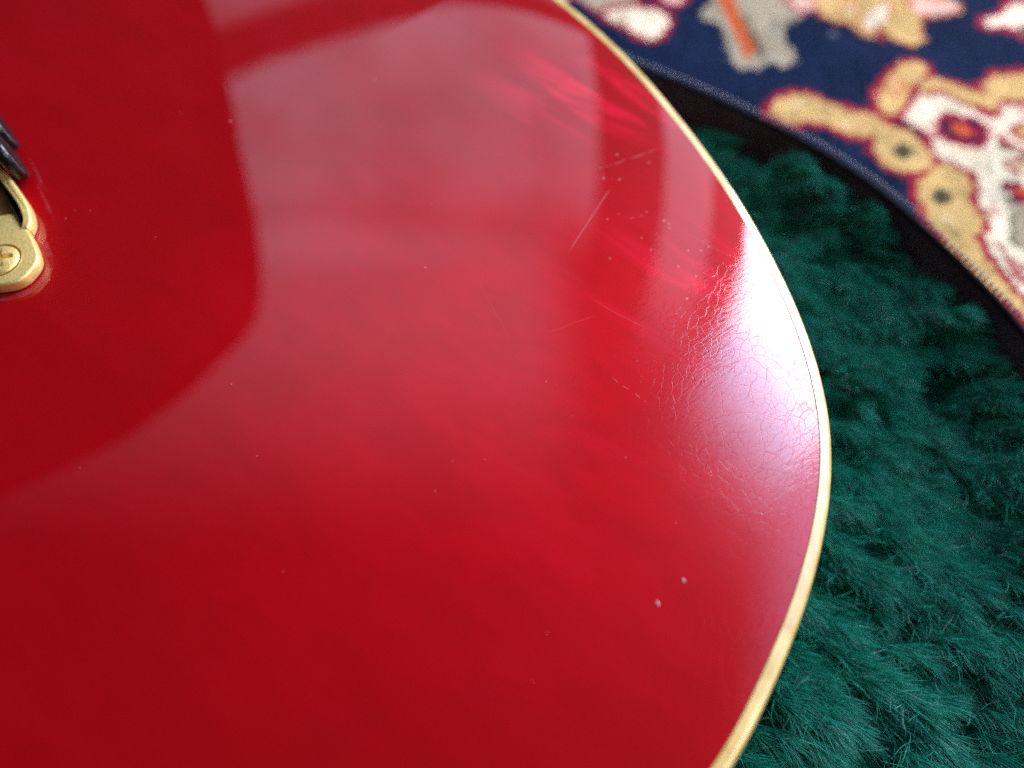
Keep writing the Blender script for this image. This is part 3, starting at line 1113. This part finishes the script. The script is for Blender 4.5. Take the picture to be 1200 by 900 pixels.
N_F = 720000
fx = rng.uniform(-.02, .20, N_F)
fy = rng.uniform(-.06, .245, N_F)
fp = np.stack([fx, fy], -1)
ok = inside(fp, case - case_n * .005) & ~inside(fp, body - body_n * .010)
fp = fp[ok]
nF = len(fp)
root_z = plush_z(fp) + .0005
warp = np.stack([vnoise(fp, 90, 1), vnoise(fp, 90, 2)], -1) * .010
flow0 = math.radians(-38)
rot = np.array([[math.cos(-flow0), -math.sin(-flow0)], [math.sin(-flow0), math.cos(-flow0)]])
st = (fp + warp) @ rot.T * [.55, 1.0]                 # clumps are longer along the lie of the pile
cen, rid = cell_centres(st, .0075, 3)
cen2, rid2 = cell_centres(st, .0026, 4)
inv = np.linalg.inv(rot)
cenw = (cen / [.55, 1.0]) @ inv.T - warp
cen2w = (cen2 / [.55, 1.0]) @ inv.T - warp
st_r = (fp + warp * .7) @ rot.T * [.33, 1.0]          # long hollows along the nap
ridge = vnoise(st_r, 230, 21) * .5 + vnoise(st_r, 560, 22) * .5
ridge = np.clip((ridge - .28) / .40, 0, 1)
ridge = ridge * ridge * (3 - 2 * ridge)
root_z = root_z + .0094 * ridge - .009 * np.exp(-np.maximum(dist_to(fp, body), 0) / .007)                       # crushed hollows between the tufts
ang = flow0 + (vnoise(fp, 22, 5) - .5) * 1.3 + (vnoise(fp, 120, 8) - .5) * .6 + (rid2[:, 0] - .5) * .4 + rng.normal(0, .26, nF) + (rng.random(nF) < .10) * rng.normal(0, 1.2, nF)
lean = np.clip(1.0 + (vnoise(fp, 40, 6) - .5) * .7 + (rid2[:, 1] - .5) * .4 + rng.normal(0, .25, nF), .1, 1.4)
leng = .0094 * (.75 + .4 * vnoise(fp, 60, 7)) * (.85 + .3 * rid2[:, 2]) * rng.uniform(.7, 1.12, nF)
edge = dist_to(fp, case)
leng *= np.clip(.55 + edge / .03, .55, 1.0)
dirx, diry = np.cos(ang), np.sin(ang)
NP = 6
co = np.zeros((nF, NP, 3), np.float32)
curl = rng.normal(0, .0007, (nF, 2))
camp = rng.uniform(.0001, .0004, nF)
ph = rng.uniform(0, 6.28, nF)
for k in range(NP):
    t = k / (NP - 1)
    out = leng * np.sin(lean) * (t ** 1.45)
    hgt = leng * (t - .42 * lean / 1.2 * t ** 2)
    x = fp[:, 0] + dirx * out
    y = fp[:, 1] + diry * out
    pull, pull2 = .03 * t ** 1.5, .22 * t ** 1.2
    tx, ty = cenw[:, 0] + dirx * out, cenw[:, 1] + diry * out
    sx_, sy_ = cen2w[:, 0] + dirx * out, cen2w[:, 1] + diry * out
    x = x * (1 - pull) + tx * pull
    y = y * (1 - pull) + ty * pull
    x = x * (1 - pull2) + sx_ * pull2
    y = y * (1 - pull2) + sy_ * pull2
    x = x + curl[:, 0] * t + camp * np.sin(ph + 7 * t) * t
    y = y + curl[:, 1] * t + camp * np.cos(ph * 1.7 + 7 * t) * t
    co[:, k, 0], co[:, k, 1], co[:, k, 2] = x, y, root_z + hgt
# keep the pile outside the guitar's sides and inside the case wall
flat = co.reshape(-1, 3)
xy = flat[:, :2].astype(float)
isin = inside(xy, body + body_n * .0004)
if isin.any():
    idx = np.where(isin)[0]
    for s in range(0, len(idx), 4000):
        q = idx[s:s + 4000]
        d = ((xy[q][:, None, :] - body[None]) ** 2).sum(2)
        n_ = d.argmin(1)
        hi = flat[q, 2] < ZB - .047
        tgt = body[n_] + body_n[n_] * .0006
        flat[q, 0] = np.where(hi, flat[q, 0], tgt[:, 0])
        flat[q, 1] = np.where(hi, flat[q, 1], tgt[:, 1])
isout = ~inside(xy, case - case_n * .0035)
idx = np.where(isout)[0]
for s in range(0, len(idx), 4000):
    q = idx[s:s + 4000]
    d = ((xy[q][:, None, :] - case[None]) ** 2).sum(2)
    n_ = d.argmin(1)
    tgt = case[n_] - case_n[n_] * .0036
    flat[q, 0], flat[q, 1] = tgt[:, 0], tgt[:, 1]
co = flat.reshape(nF, NP, 3)
co -= np.array(C0, np.float32)
hc = bpy.data.hair_curves.new('plush_pile')
hc.add_curves([NP] * nF)
hc.attributes['position'].data.foreach_set('vector', co.ravel())
ra = hc.attributes.new('radius', 'FLOAT', 'POINT')
base_r = rng.uniform(.00004, .000072, nF)
taper = np.array([1, 1, .95, .85, .65, .25])
ra.data.foreach_set('value', (base_r[:, None] * taper[None]).astype(np.float32).ravel())
fc = hc.attributes.new('fibre', 'FLOAT_COLOR', 'CURVE')
cb_ = np.ones((nF, 4), np.float32)
br = .84 * rng.uniform(.2, 1.8, nF)
hue = rng.uniform(0, 1, nF)
cb_[:, 0] = (.002 + .004 * hue) * br
cb_[:, 1] = (.25 + .03 * hue) * br
cb_[:, 2] = (.158 + .04 * (1 - hue)) * br
pale = rng.random(nF) < .022
cb_[pale, :3] = np.array([.22, .52, .45]) * rng.uniform(.6, 1.2, (pale.sum(), 1))
fc.data.foreach_set('color', cb_.ravel())
hc.materials.append(pile_m)
pile = bpy.data.objects.new('plush_pile', hc)
COL.objects.link(pile)
pile.parent = case_o
pile['kind'] = 'stuff'

# lid: stands open on the far side of the guitar, seen only as its reflection in the lacquer
LU = -.262
lid_pts = np.array([(.216, .0), (.216, .06), (.216, .139), (.212, .192), (.201, .285), (.195, .345), (.181, .405), (.158, .452),
                    (.097, .473), (.029, .479), (-.032, .463), (-.090, .431), (-.17, .415), (-.25, .40), (-.285, .33), (-.292, .2),
                    (-.292, .06), (-.292, 0)])
lid_pts[:, 1] += 0
lp = resample(chaikin(lid_pts, 2), 160, closed=False)
lp[:, 1] = np.maximum(lp[:, 1] + ZB, ZIP_Z - .002)


def lid_point(u, v, z):
    p = uv_xy(u, v)
    return (p[0], p[1], z)


lcen = np.array([-.02, .25])
LV, LF = [], []
depth = [(LU, 1.0), (LU - .004, 1.008), (LU - .02, 1.014), (LU - .045, 1.0), (LU - .055, .97)]
for (uu, s) in depth:
    for q in lp:
        w = lcen + (q - lcen) * s
        LV.append(lid_point(uu, w[0], max(w[1], ZIP_Z - .002)))
nl = len(lp)
for j in range(len(depth) - 1):
    for i in range(nl):
        k = (i + 1) % nl
        LF.append((j * nl + i, j * nl + k, (j + 1) * nl + k, (j + 1) * nl + i))
LF.append(tuple((len(depth) - 1) * nl + i for i in range(nl)))
lid = mesh_obj('lid', LV, LF, shell_m, case_o)
lin = [lid_point(LU - .012, *(lcen + (q - lcen) * .985)) for q in lp] + [lid_point(LU - .002, *(lcen + (q - lcen) * 1.004)) for q in lp]
LF2 = [tuple(range(nl))] + [(i, (i + 1) % nl, nl + (i + 1) % nl, nl + i) for i in range(nl)]
mesh_obj('lid_lining', lin, LF2, back_m, lid, smooth_shade=False)
